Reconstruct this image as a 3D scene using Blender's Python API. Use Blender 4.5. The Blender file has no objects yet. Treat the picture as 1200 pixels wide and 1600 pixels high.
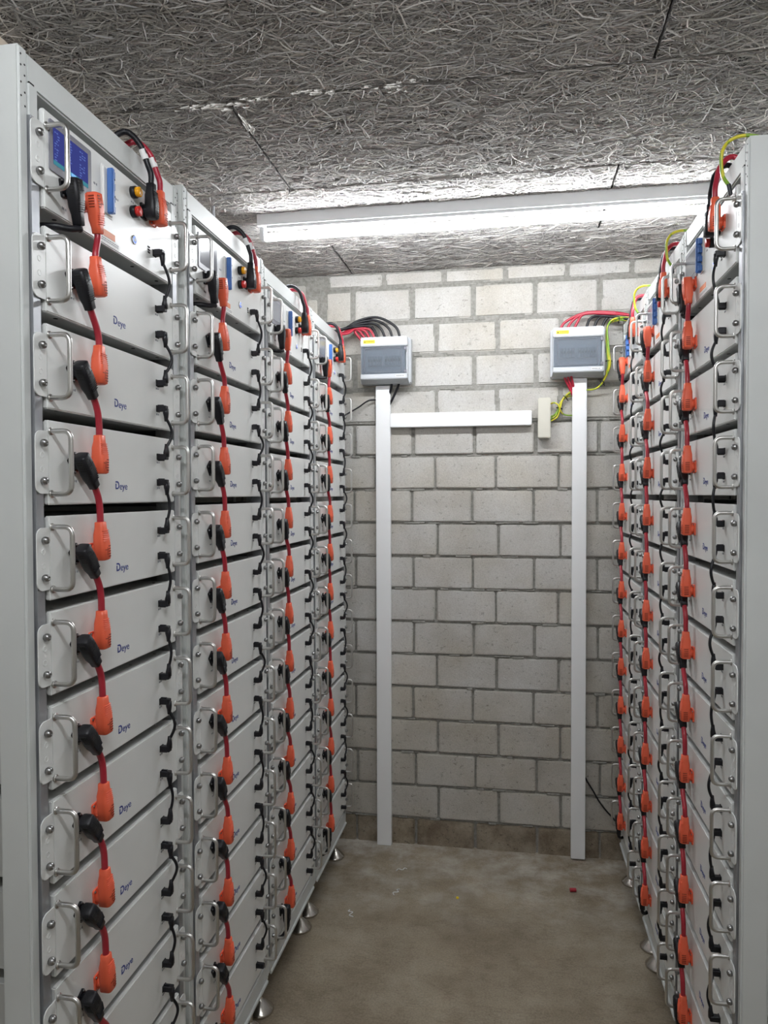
import bpy, bmesh, math, random
import numpy as np
from mathutils import Vector, Matrix
random.seed(7)
rng = np.random.default_rng(11)
S = bpy.context.scene
COL = S.collection

# ------------------------------------------------------------------ materials
def new_mat(name, col=(.8, .8, .8), rough=.5, metal=0., spec=.5):
    m = bpy.data.materials.new(name); m.use_nodes = True
    b = m.node_tree.nodes['Principled BSDF']
    b.inputs['Base Color'].default_value = (*col, 1)
    b.inputs['Roughness'].default_value = rough
    b.inputs['Metallic'].default_value = metal
    b.inputs['Specular IOR Level'].default_value = spec
    return m, m.node_tree, b

def N(nt, t, **kw):
    n = nt.nodes.new(t)
    for k, v in kw.items(): setattr(n, k, v)
    return n

def noise(nt, scale, detail=4, rough=.5, coord='Object', vscale=None):
    tc = N(nt, 'ShaderNodeTexCoord')
    no = N(nt, 'ShaderNodeTexNoise'); no.inputs['Scale'].default_value = scale
    no.inputs['Detail'].default_value = detail; no.inputs['Roughness'].default_value = rough
    if vscale:
        mp = N(nt, 'ShaderNodeMapping'); mp.inputs['Scale'].default_value = vscale
        nt.links.new(tc.outputs[coord], mp.inputs[0]); nt.links.new(mp.outputs[0], no.inputs['Vector'])
    else:
        nt.links.new(tc.outputs[coord], no.inputs['Vector'])
    return no

def ramp(nt, src, stops):
    r = N(nt, 'ShaderNodeValToRGB'); e = r.color_ramp.elements
    while len(e) < len(stops): e.new(.5)
    for k, (p, c) in enumerate(stops):
        e[k].position = p; e[k].color = (*c, 1) if len(c) == 3 else c
    nt.links.new(src, r.inputs[0]); return r

def bump(nt, b, src, strength, dist=.01):
    bp = N(nt, 'ShaderNodeBump'); bp.inputs['Strength'].default_value = strength
    bp.inputs['Distance'].default_value = dist
    nt.links.new(src, bp.inputs['Height']); nt.links.new(bp.outputs[0], b.inputs['Normal'])

def mix(nt, f, a, b_, mode='MIX'):
    m = N(nt, 'ShaderNodeMix'); m.data_type = 'RGBA'; m.blend_type = mode
    for s, v in ((m.inputs[0], f), (m.inputs[6], a), (m.inputs[7], b_)):
        if hasattr(v, 'is_output'): nt.links.new(v, s)
        else: s.default_value = v if isinstance(v, (int, float)) else (*v, 1)
    return m.outputs[2]

def painted(name, col, rough=.42):
    m, nt, b = new_mat(name, col, rough)
    n1 = noise(nt, 900, 2)                       # orange-peel powder coat
    bump(nt, b, n1.outputs[0], .06, .001)
    n2 = noise(nt, 6, 3)
    r = ramp(nt, n2.outputs[0], [(.3, tuple(c * .95 for c in col)), (.7, tuple(min(1, c * 1.03) for c in col))])
    nt.links.new(r.outputs[0], b.inputs['Base Color'])
    return m

M = {}
M['panel'] = painted('light_grey_powder_coat', (.75, .76, .745), .36)
M['frame'] = painted('rack_grey_powder_coat', (.60, .62, .61), .45)
M['chassis'] = painted('module_case_grey', (.52, .53, .52), .5)
M['galv'], nt, b = new_mat('galvanised_steel', (.42, .43, .45), .42, .75)
n = noise(nt, 14, 3); r = ramp(nt, n.outputs[0], [(.35, (.33, .34, .36)), (.7, (.48, .49, .51))]); nt.links.new(r.outputs[0], b.inputs['Base Color'])
M['steel'], nt, b = new_mat('brushed_stainless', (.62, .61, .59), .33, 1.)
M['bolt'], nt, b = new_mat('bolt_steel', (.33, .33, .33), .30, 1.)
M['chrome'], nt, b = new_mat('foot_chrome', (.60, .57, .53), .22, 1.)
M['black'], nt, b = new_mat('black_plastic', (.009, .009, .012), .42, 0, .35)
n = noise(nt, 300, 2); bump(nt, b, n.outputs[0], .08, .001)
M['rubber'], nt, b = new_mat('black_cable_sheath', (.008, .008, .011), .40, 0, .35)
M['orange'], nt, b = new_mat('orange_plastic', (.82, .130, .060), .42)
n = noise(nt, 240, 2); bump(nt, b, n.outputs[0], .08, .001)
M['slot'], nt, b = new_mat('plug_recess_orange', (.25, .030, .010), .6)
M['red'], nt, b = new_mat('red_cable_sheath', (.36, .020, .035), .32)
M['redtop'], nt, b = new_mat('bright_red_cable', (.40, .022, .045), .34)
M['blue'], nt, b = new_mat('breaker_blue', (.055, .15, .42), .38)
M['ink'], nt, b = new_mat('logo_blue_ink', (.025, .045, .24), .5)
M['mark'], nt, b = new_mat('grey_print', (.22, .23, .25), .6)
M['dark'], nt, b = new_mat('hole_black', (.008, .008, .008), .8)
M['bezel'], nt, b = new_mat('screen_bezel_grey', (.17, .17, .20), .38)
M['amber'], nt, b = new_mat('amber_lens', (.85, .38, .01), .22)
M['redbtn'], nt, b = new_mat('red_button', (.55, .025, .02), .28)
M['white'], nt, b = new_mat('white_label', (.85, .85, .84), .5)
M['olabel'], nt, b = new_mat('orange_label_print', (.80, .25, .10), .5)
M['pvc'], nt, b = new_mat('white_pvc', (.85, .86, .865), .34)
M['cream'], nt, b = new_mat('cream_pvc', (.60, .58, .50), .42)
M['boxgrey'], nt, b = new_mat('enclosure_grey', (.53, .55, .575), .42)
M['boxshade'], nt, b = new_mat('enclosure_shade_grey', (.42, .44, .46), .5)  # darker copy of the enclosure grey, shade put into the colour
M['yellow'], nt, b = new_mat('warning_yellow', (.88, .66, .02), .5)
M['lens'], nt, b = new_mat('screen_glass_off', (.20, .21, .24), .12)
M['fixture'], nt, b = new_mat('lamp_housing_white', (.72, .73, .74), .4)

def yg():
    m, nt, b = new_mat('yellow_green_sheath', (.6, .6, .05), .35)
    n = noise(nt, 30, 1, .4, 'Object', (2, 2, .25))
    r = ramp(nt, n.outputs[0], [(.47, (.62, .56, .03)), (.53, (.20, .36, .03))])
    nt.links.new(r.outputs[0], b.inputs['Base Color']); return m
M['yg'] = yg()

def emit(name, col, st):
    m = bpy.data.materials.new(name); m.use_nodes = True; nt = m.node_tree; nt.nodes.clear()
    e = N(nt, 'ShaderNodeEmission'); e.inputs[0].default_value = (*col, 1); e.inputs[1].default_value = st
    o = N(nt, 'ShaderNodeOutputMaterial'); nt.links.new(e.outputs[0], o.inputs[0]); return m
M['tube'] = emit('fluorescent_glow', (.955, .985, 1.02), 51.)
M['tube_back'] = emit('fluorescent_glow_near', (.955, .985, 1.02), 70.)
M['scr_blue'] = emit('screen_blue_glow', (.022, .027, .115), 1.0)
M['scr_text'] = emit('screen_text_glow', (.06, .09, .26), 1.0)
M['scr_teal'] = emit('screen_teal_glow', (.03, .12, .15), 1.0)
M['scr_cyan'] = emit('screen_key_glow', (.12, .27, .48), 1.0)
M['led'] = emit('button_ring_glow', (.10, .20, .75), 1.2)

# smoked clear door of the distribution boxes
m = bpy.data.materials.new('smoked_clear_plastic'); m.use_nodes = True; nt = m.node_tree; nt.nodes.clear()
tr = N(nt, 'ShaderNodeBsdfTransparent'); tr.inputs[0].default_value = (.66, .70, .75, 1)
gl = N(nt, 'ShaderNodeBsdfPrincipled'); gl.inputs['Base Color'].default_value = (.34, .38, .42, 1); gl.inputs['Roughness'].default_value = .25
mx = N(nt, 'ShaderNodeMixShader'); mx.inputs[0].default_value = .27
o = N(nt, 'ShaderNodeOutputMaterial')
nt.links.new(tr.outputs[0], mx.inputs[1]); nt.links.new(gl.outputs[0], mx.inputs[2]); nt.links.new(mx.outputs[0], o.inputs[0])
M['smoke'] = m

# blocks, mortar, concrete
def block_mat(name, c0, c1, dirt):
    m, nt, b = new_mat(name, c0, .85, 0, .25)
    geo = N(nt, 'ShaderNodeNewGeometry')
    base = ramp(nt, geo.outputs['Random Per Island'], [(0, c0), (.5, c1), (1, tuple((x + y) / 2 * 1.02 for x, y in zip(c0, c1)))])
    n1 = noise(nt, 5, 6, .6)
    r1 = ramp(nt, n1.outputs[0], [(.35, (.80, .77, .72)), (.62, (1, 1, 1))])
    c = mix(nt, .75, base.outputs[0], r1.outputs[0], 'MULTIPLY')
    n2 = noise(nt, 52, 5, .66, 'Object', (1, 1, 1.5))
    r2 = ramp(nt, n2.outputs[0], [(.33, (.30, .28, .26)), (.39, (1, 1, 1))])
    c = mix(nt, .40 + dirt * .45, c, r2.outputs[0], 'MULTIPLY')
    n6 = noise(nt, 2.6, 4, .6); r6 = ramp(nt, n6.outputs[0], [(.45, (1, 1, 1)), (.70, (1.0, .93, .78))])
    c = mix(nt, .4, c, r6.outputs[0], 'MULTIPLY')
    n3 = noise(nt, 210, 3, .6)
    rs = ramp(nt, n3.outputs[0], [(.30, (.82, .81, .80)), (.65, (1.06, 1.06, 1.06))]); c = mix(nt, .8, c, rs.outputs[0], 'MULTIPLY')
    if dirt > .5:
        n4 = noise(nt, 9, 6, .7); r4 = ramp(nt, n4.outputs[0], [(.35, (.30, .22, .15)), (.65, (.95, .92, .86))])
        c = mix(nt, .75, c, r4.outputs[0], 'MULTIPLY')
    nt.links.new(c, b.inputs['Base Color'])
    bump(nt, b, n3.outputs[0], .5, .003)
    return m
M['block'] = block_mat('sand_lime_block', (.505, .495, .47), (.55, .54, .52), .15)
M['block_low'] = block_mat('scuffed_block', (.475, .46, .43), (.52, .505, .47), .5)
M['block_dirty'] = block_mat('soiled_block', (.37, .335, .28), (.42, .385, .325), 1.)
M['mortar'], nt, b = new_mat('grey_mortar', (.36, .35, .32), .95, 0, .2)
n = noise(nt, 70, 6, .7); r = ramp(nt, n.outputs[0], [(.3, (.20, .195, .175)), (.7, (.36, .35, .32))]); nt.links.new(r.outputs[0], b.inputs['Base Color'])
bump(nt, b, n.outputs[0], .9, .004)
M['plainwall'], nt, b = new_mat('rendered_wall', (.56, .54, .50), .9, 0, .2)
n = noise(nt, 12, 5); r = ramp(nt, n.outputs[0], [(.3, (.50, .48, .44)), (.7, (.60, .58, .54))]); nt.links.new(r.outputs[0], b.inputs['Base Color'])

M['floor'], nt, b = new_mat('poured_concrete', (.3, .27, .23), .72, 0, .35)
n1 = noise(nt, 2.2, 8, .62); r1 = ramp(nt, n1.outputs[0], [(.30, (.225, .182, .128)), (.50, (.315, .268, .20)), (.70, (.385, .338, .265))])
n2 = noise(nt, 160, 4, .7); r2 = ramp(nt, n2.outputs[0], [(.30, (.60, .58, .55)), (.70, (1.16, 1.16, 1.16))])
c = mix(nt, .7, r1.outputs[0], r2.outputs[0], 'MULTIPLY')
# pale lime bloom towards the block wall, patchy
tc = N(nt, 'ShaderNodeTexCoord'); sx = N(nt, 'ShaderNodeSeparateXYZ'); nt.links.new(tc.outputs['Object'], sx.inputs[0])
mr = N(nt, 'ShaderNodeMapRange'); mr.inputs[1].default_value = 2.55; mr.inputs[2].default_value = 3.22; nt.links.new(sx.outputs['Y'], mr.inputs[0])
n3 = noise(nt, 7, 6, .68); r3 = ramp(nt, n3.outputs[0], [(.42, (0, 0, 0)), (.66, (1, 1, 1))])
mm = N(nt, 'ShaderNodeMath', operation='MULTIPLY'); nt.links.new(mr.outputs[0], mm.inputs[0]); nt.links.new(r3.outputs[0], mm.inputs[1])
c = mix(nt, mm.outputs[0], c, (.50, .47, .42))
n5 = noise(nt, 3.1, 9, .75, 'Object', (1, 2.2, 1)); r5 = ramp(nt, n5.outputs[0], [(.485, (1, 1, 1)), (.50, (.72, .70, .68)), (.515, (1, 1, 1))])
c = mix(nt, .75, c, r5.outputs[0], 'MULTIPLY')
n7 = noise(nt, 5.5, 6, .6); r7 = ramp(nt, n7.outputs[0], [(.34, (.74, .71, .66)), (.55, (1, 1, 1)), (.72, (1.10, 1.09, 1.07))]); c = mix(nt, .9, c, r7.outputs[0], 'MULTIPLY')
n8 = noise(nt, 38, 4, .7); r8 = ramp(nt, n8.outputs[0], [(.27, (.45, .42, .38)), (.33, (1, 1, 1))]); c = mix(nt, .7, c, r8.outputs[0], 'MULTIPLY')
nt.links.new(c, b.inputs['Base Color'])
bump(nt, b, n2.outputs[0], .25, .003)

M['board'], nt, b = new_mat('wood_wool_board_binder', (.15, .14, .135), .95, 0, .1)
n = noise(nt, 60, 5, .7, 'Object', (.4, 1, 1)); r = ramp(nt, n.outputs[0], [(.3, (.05, .047, .046)), (.7, (.15, .143, .138))]); nt.links.new(r.outputs[0], b.inputs['Base Color'])
bump(nt, b, n.outputs[0], 1., .006)
M['strand'], nt, b = new_mat('wood_wool_strand', (.5, .47, .42), .85, 0, .2)
geo = N(nt, 'ShaderNodeNewGeometry'); r = ramp(nt, geo.outputs['Random Per Island'], [(0, (.36, .345, .34)), (.55, (.52, .505, .49)), (1, (.74, .71, .66))]); nt.links.new(r.outputs[0], b.inputs['Base Color'])
M['plaster'], nt, b = new_mat('plaster_smear', (.62, .60, .56), .9, 0, .2)
M['beige'], nt, b = new_mat('beige_trim', (.55, .47, .38), .7)

# ------------------------------------------------------------------ mesh builder
class MB:
    def __init__(s): s.v = []; s.f = []; s.mi = []; s.sm = []; s.mats = []
    def mid(s, m):
        if m not in s.mats: s.mats.append(m)
        return s.mats.index(m)
    def add(s, vs, fs, m, smooth=False, X=None):
        o = len(s.v); k = s.mid(m)
        if X is not None: vs = [X @ Vector(v) for v in vs]
        s.v += [tuple(v) for v in vs]
        for f in fs:
            s.f.append(tuple(i + o for i in f)); s.mi.append(k); s.sm.append(smooth)
        return s
    def box(s, x0, x1, y0, y1, z0, z1, m, bev=0., X=None, seg=2):
        bm = bmesh.new(); bmesh.ops.create_cube(bm, size=1)
        for v in bm.verts:
            v.co = Vector((x0 + (v.co.x + .5) * (x1 - x0), y0 + (v.co.y + .5) * (y1 - y0), z0 + (v.co.z + .5) * (z1 - z0)))
        if bev: bmesh.ops.bevel(bm, geom=bm.edges[:], offset=bev, segments=seg, affect='EDGES', clamp_overlap=True)
        bm.verts.index_update()
        s.add([v.co.copy() for v in bm.verts], [[v.index for v in f.verts] for f in bm.faces], m, False, X); bm.free(); return s
    def tube(s, pts, r, m, seg=10, caps=True, X=None, closed=False):
        pts = [Vector(p) for p in pts]; n = len(pts); vs = []; fs = []
        T = []
        for i in range(n):
            a = pts[i - 1] if (i or closed) else pts[0]; b_ = pts[(i + 1) % n] if (i < n - 1 or closed) else pts[i]
            T.append((b_ - a).normalized())
        up = Vector((0, 0, 1)) if abs(T[0].z) < .9 else Vector((1, 0, 0))
        nrm = (up - T[0] * up.dot(T[0])).normalized()
        for i in range(n):
            nrm = (nrm - T[i] * nrm.dot(T[i])).normalized(); bn = T[i].cross(nrm)
            ri = r[i] if isinstance(r, (list, tuple)) else r
            for k in range(seg):
                a = 2 * math.pi * k / seg; vs.append(pts[i] + (nrm * math.cos(a) + bn * math.sin(a)) * ri)
        for i in range(n if closed else n - 1):
            for k in range(seg):
                j = (i + 1) % n
                fs.append((i * seg + k, i * seg + (k + 1) % seg, j * seg + (k + 1) % seg, j * seg + k))
        s.add(vs, fs, m, True, X)
        if caps and not closed:
            s.add([vs[k] for k in range(seg)], [tuple(range(seg))[::-1]], m, False, X)
            s.add([vs[(n - 1) * seg + k] for k in range(seg)], [tuple(range(seg))], m, False, X)
        return s
    def lathe(s, prof, m, seg=20, X=None, smooth=True):      # profile (r, h) about local z
        vs = []; fs = []; n = len(prof)
        for r, h in prof:
            for k in range(seg):
                a = 2 * math.pi * k / seg; vs.append((r * math.cos(a), r * math.sin(a), h))
        for i in range(n - 1):
            for k in range(seg):
                fs.append((i * seg + k, i * seg + (k + 1) % seg, (i + 1) * seg + (k + 1) % seg, (i + 1) * seg + k))
        fs.append(tuple(range(seg))[::-1]); fs.append(tuple((n - 1) * seg + k for k in range(seg)))
        return s.add(vs, fs, m, smooth, X)
    def prism(s, poly, y0, y1, m, X=None):                     # poly in (x, z), extruded along y
        n = len(poly); vs = [(x, y0, z) for x, z in poly] + [(x, y1, z) for x, z in poly]
        fs = [tuple(range(n)), tuple(range(2 * n - 1, n - 1, -1))] + [(i, i + n, (i + 1) % n + n, (i + 1) % n) for i in range(n)]
        return s.add(vs, fs, m, False, X)
    def loft(s, secs, m, seg=14, X=None, power=3.2):           # secs: (centre, half_x, half_y) stacked along z
        vs = []; fs = []
        for (cx, cy, cz), hx, hy in secs:
            for k in range(seg):
                a = 2 * math.pi * (k + .5) / seg; c, d = math.cos(a), math.sin(a)
                q = (abs(c) ** power + abs(d) ** power) ** (-1 / power)
                vs.append((cx + hx * c * q, cy + hy * d * q, cz))
        n = len(secs)
        for i in range(n - 1):
            for k in range(seg):
                fs.append((i * seg + k, i * seg + (k + 1) % seg, (i + 1) * seg + (k + 1) % seg, (i + 1) * seg + k))
        fs.append(tuple(range(seg))[::-1]); fs.append(tuple((n - 1) * seg + k for k in range(seg)))
        return s.add(vs, fs, m, True, X)
    def mesh(s, name):
        me = bpy.data.meshes.new(name); me.from_pydata(s.v, [], s.f)
        for m in s.mats: me.materials.append(m)
        me.polygons.foreach_set('material_index', s.mi); me.polygons.foreach_set('use_smooth', s.sm)
        me.update()
        bm = bmesh.new(); bm.from_mesh(me); bmesh.ops.recalc_face_normals(bm, faces=bm.faces[:]); bm.to_mesh(me); bm.free()
        return me
    def obj(s, name, parent=None):
        o = bpy.data.objects.new(name, s.mesh(name)); COL.objects.link(o)
        if parent: o.parent = parent
        return o

def thing(name, label, cat, group=None, loc=(0, 0, 0), rz=0.):
    o = bpy.data.objects.new(name, None); COL.objects.link(o); o.empty_display_size = .05
    o.location = loc; o.rotation_euler = (0, 0, rz); o['label'] = label; o['category'] = cat
    if group: o['group'] = group
    return o
def tag(o, label, cat, group=None):
    o['label'] = label; o['category'] = cat
    if group: o['group'] = group
    return o
def struct(o): o['kind'] = 'structure'; return o
def dup(root, label, loc, rz):
    r = root.copy(); COL.objects.link(r); r.location = loc; r.rotation_euler = (0, 0, rz); r['label'] = label
    for ch in list(root.children):
        c = ch.copy(); COL.objects.link(c); c.parent = r
        for g in list(ch.children):
            d = g.copy(); COL.objects.link(d); d.parent = c
    return r

def smooth_path(pts, n=8):
    P = [Vector(p) for p in pts]; P = [P[0] * 2 - P[1]] + P + [P[-1] * 2 - P[-2]]; out = []
    for i in range(1, len(P) - 2):
        for k in range(n):
            t = k / n; a, b_, c, d = P[i - 1:i + 3]
            out.append(.5 * ((2 * b_) + (c - a) * t + (2 * a - 5 * b_ + 4 * c - d) * t * t + (-a + 3 * b_ - 3 * c + d) * t ** 3))
    out.append(P[-2]); return out
def bez(a, da, b_, db, k=.03, n=10):
    p1 = a + da * k; p2 = b_ + db * k; out = []
    for i in range(n + 1):
        t = i / n; out.append((1 - t) ** 3 * a + 3 * t * (1 - t) ** 2 * p1 + 3 * t * t * (1 - t) * p2 + t ** 3 * b_)
    return out
def rounded_path(pts, r, n=6):
    P = [Vector(p) for p in pts]; out = [P[0]]
    for i in range(1, len(P) - 1):
        a = (P[i - 1] - P[i]).normalized(); b_ = (P[i + 1] - P[i]).normalized()
        for k in range(n + 1):
            t = k / n; p0 = P[i] + a * r; p2 = P[i] + b_ * r
            out.append((1 - t) ** 2 * p0 + 2 * t * (1 - t) * P[i] + t * t * p2)
    out.append(P[-1]); return out
def rrect(w, h, r, n=4):
    p = []
    for cx, cz, a0 in ((w - r, h - r, 0), (-w + r, h - r, 90), (-w + r, -h + r, 180), (w - r, -h + r, 270)):
        for k in range(n + 1):
            a = math.radians(a0 + 90 * k / n); p.append((cx + r * math.cos(a), cz + r * math.sin(a)))
    return p
def text_mesh(txt, size, mat, name, depth=.0002):
    cu = bpy.data.curves.new(name, 'FONT'); cu.body = txt; cu.size = size; cu.align_x = 'CENTER'; cu.align_y = 'CENTER'; cu.extrude = depth
    o = bpy.data.objects.new(name, cu); COL.objects.link(o)
    dg = bpy.context.evaluated_depsgraph_get(); me = bpy.data.meshes.new_from_object(o.evaluated_get(dg))
    bpy.data.objects.remove(o); bpy.data.curves.remove(cu)
    me.transform(Matrix.Rotation(math.pi / 2, 4, 'X')); me.materials.clear(); me.materials.append(mat); me.name = name
    return me
def from_mesh(name, me, parent=None, loc=(0, 0, 0)):
    o = bpy.data.objects.new(name, me); COL.objects.link(o); o.location = loc
    if parent: o.parent = parent
    return o
RX = Matrix.Rotation(math.pi / 2, 4, 'X')       # local +z -> -y (out of a front face)

# ------------------------------------------------------------------ layout
D, ZC = 3.246, 2.551                    # back wall, ceiling
XL, XR, YB = -1.33, 1.06, -1.6          # side walls, wall behind the viewer
P, Z0 = .1496, 1.9224                   # module pitch, height of the first module's centre
ZP = Z0 + .1715                         # control unit centre
TOP, HW = 2.2395, .2655
RACKS = [  # key, x of front plane, y centre, rz, dz, words
    ('L1', -.7091, 1.2607, math.pi / 2, -.0044, 'the nearest left rack', 'left'),
    ('L2', -.6989, 1.7917, math.pi / 2, .0044, 'the second left rack', 'left'),
    ('L3', -.7040, 2.3227, math.pi / 2, 0., 'the third left rack', 'left'),
    ('L4', -.7040, 2.8537, math.pi / 2, 0., 'the farthest left rack', 'left'),
    ('R1', .4345, 1.7776, -math.pi / 2, .0055, 'the nearest right rack', 'right'),
    ('R2', .4345, 2.3086, -math.pi / 2, .0055, 'the middle right rack', 'right'),
    ('R3', .4345, 2.8396, -math.pi / 2, .0055, 'the farthest right rack', 'right')]
ORD = ['top', 'second', 'third', 'fourth', 'fifth', 'sixth', 'seventh', 'eighth', 'ninth', 'tenth', 'eleventh', 'bottom']

# ------------------------------------------------------------------ the room
# floor
m = MB(); m.box(XL - .1, XR + .1, YB - .1, D + .1, -.12, 0, M['floor']); struct(m.obj('floor'))
# side walls and the wall behind
m = MB(); m.box(XL - .1, XL, YB - .1, D + .1, 0, ZC + .03, M['plainwall']); struct(m.obj('wall_left'))
m = MB(); m.box(XR, XR + .1, YB - .1, D + .1, 0, ZC + .03, M['plainwall']); struct(m.obj('wall_right'))
m = MB(); m.box(XL, XR, YB - .1, YB, 0, ZC + .03, M['plainwall']); struct(m.obj('wall_front'))
# back wall: mortar bed + every block
ZJ = [2.4773, 2.3235, 2.1751, 2.0276, 1.879, 1.7337, 1.5854, 1.4379, 1.291, 1.1464, 1.0003, .8545, .7088, .5625, .4147, .266, .1175]
ROWS = [[-.813, -.557, -.293, -.029, .233, .497], [-.827, -.696, -.432, -.167, .098, .364], [-.325, -.058, .208], [-.692, -.428, -.16, .102, .367],
        [-.325, -.061, .204], [-.693, -.429, -.16, .102, .365], [-.597, -.331, -.066, .199], [-.696, -.434, -.169, .095, .361], [-.32, -.055, .208],
        [-.691, -.428, -.166, .098, .361], [-.328, -.066, .199], [-.691, -.427, -.162, .1, .365], [-.325, -.063, .202], [-.692, -.43, -.166, .096, .364],
        [-.32, -.054, .209], [-.685, -.419, -.155, .11, .376], [-.318, -.053, .212], [-.689, -.419, -.156, .112, .376]]
m = MB(); m.box(XL, XR, D, D + .1, ZJ[4], ZC + .03, M['mortar']); m.box(XL, XR, D + .007, D + .1, 0, ZJ[4], M['mortar'])
zz = [ZC + .002] + ZJ + [-.02]
for i, row in enumerate(ROWS):
    zt, zb = zz[i], zz[i + 1]; j = list(row)
    lim = -.815 if i == 0 else -.83 if i == 1 else XL
    while j[0] > lim + .02: j.insert(0, max(lim, j[0] - .264))
    while j[-1] < XR: j.append(j[-1] + .264)
    mat = M['block_dirty'] if i == 17 else M['block_low'] if i > 12 else M['block']
    for a, b_ in zip(j, j[1:]):
        b_ = min(b_, XR)
        if b_ - a < .03: continue
        g = .0098 if i <= 3 else .0078 if i <= 5 else .0054
        zt2 = zt - (g if i else .0); zb2 = zb + g
        if i == 0: zt2 -= .014
        w = lambda: random.uniform(-.0016, .0016)
        bm = bmesh.new(); bmesh.ops.create_cube(bm, size=1)
        for v in bm.verts:
            x = (a + g if v.co.x < 0 else b_ - g) + w(); z = (zb2 if v.co.z < 0 else zt2) + w()
            v.co = Vector((x, D - .0045 + w() * .5 if v.co.y < 0 else D + .03, z))
        ed = [e for e in bm.edges if all(v.co.y < D + .01 for v in e.verts) or abs(e.verts[0].co.y - e.verts[1].co.y) > .01]
        bmesh.ops.bevel(bm, geom=ed, offset=.0045, segments=2, affect='EDGES')
        bm.verts.index_update(); m.add([v.co.copy() for v in bm.verts], [[v.index for v in f.verts] for f in bm.faces], mat); bm.free()
for (a, b_, zb, zt) in ((-1.02, -.915, 2.335, ZC - .045), (-.905, -.862, 2.335, 2.44), (-1.3, -1.03, 2.335, 2.49)):
    m.box(a, b_, D - .005, D + .03, zb, zt, M['block'], .004)
# knobbly mortar squeezed out along the bed joints
for zj in ZJ:
    x = XL + .05
    while x < XR - .05:
        if random.random() < .40:
            l = random.uniform(.02, .07); h = random.uniform(.0025, .005)
            m.box(x, x + l, D - random.uniform(.001, .005), D + .01, zj - h + random.uniform(-.003, .003), zj + h, M['mortar'], .002, None, 1)
        x += random.uniform(.03, .1)
struct(m.obj('wall_back'))
m = MB(); m.box(XL, -1.072, YB, D - .01, 2.46, ZC - .006, M['beige'], .003); struct(m.obj('trim_1'))

# ceiling: wood-wool boards with their strands, plaster smears on the seams
m = MB()
YS = [YB - .1, -.94, -.398, .144, .686, 1.228, 1.772, 2.312, 2.854, D + .1]
m.box(XL, XR, YB - .1, D + .1, ZC + .012, ZC + .03, M['dark'])
boards = []
for k, (a, b_) in enumerate(zip(YS, YS[1:])):
    xs = [XL] + ([.315] if k % 2 == 1 else [-.70]) + [XR]
    if k % 2 == 0: pass
    for c, d in zip(xs, xs[1:]):
        boards.append((c + .0008, d - .0008, a + .0008, b_ - .0008))
        m.box(c + .0016, d - .0016, a + .0016, b_ - .0016, ZC, ZC + .012, M['board'], .001, None, 1)
def smear(cx, cy, w, h):
    n = 36; p = []; ph = random.uniform(0, 6.28)
    for k in range(n):
        a = 2 * math.pi * k / n; q = .75 + .22 * math.sin(3 * a + ph) + random.uniform(-.22, .22)
        p.append((cx + math.cos(a) * w * q, cy + math.sin(a) * h * q))
    z = ZC - random.uniform(.0082, .0092)
    m.add([(x, y, z + .008) for x, y in p] + [(cx + (x - cx) * .93, cy + (y - cy) * .93, z) for x, y in p],
          [tuple(range(n, 2 * n))[::-1]] + [(i, (i + 1) % n, (i + 1) % n + n, i + n) for i in range(n)], M['plaster'])
for cx, cy, w_, h_, n_ in ((-.80, 1.782, .07, .014, 7), (-.70, 1.790, .07, .022, 9), (-.625, 1.770, .04, .012, 5), (-.50, 1.764, .055, .015, 8), (-.45, 1.772, .03, .010, 4),
                           (-.305, 1.770, .05, .014, 7), (-.245, 1.756, .03, .008, 4), (-.27, 1.792, .03, .010, 3), (-.69, 1.88, .010, .06, 5), (-.73, 2.32, .05, .008, 4), (-.16, 2.475, .09, .012, 5), (-.62, 3.10, .05, .010, 3)):
    for _ in range(n_):
        q = random.uniform(.25, .6); smear(cx + random.uniform(-1, 1) * w_ * .8, cy + random.uniform(-1, 1) * h_ * .7, max(.006, w_ * q * .6), max(.004, h_ * q))
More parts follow.
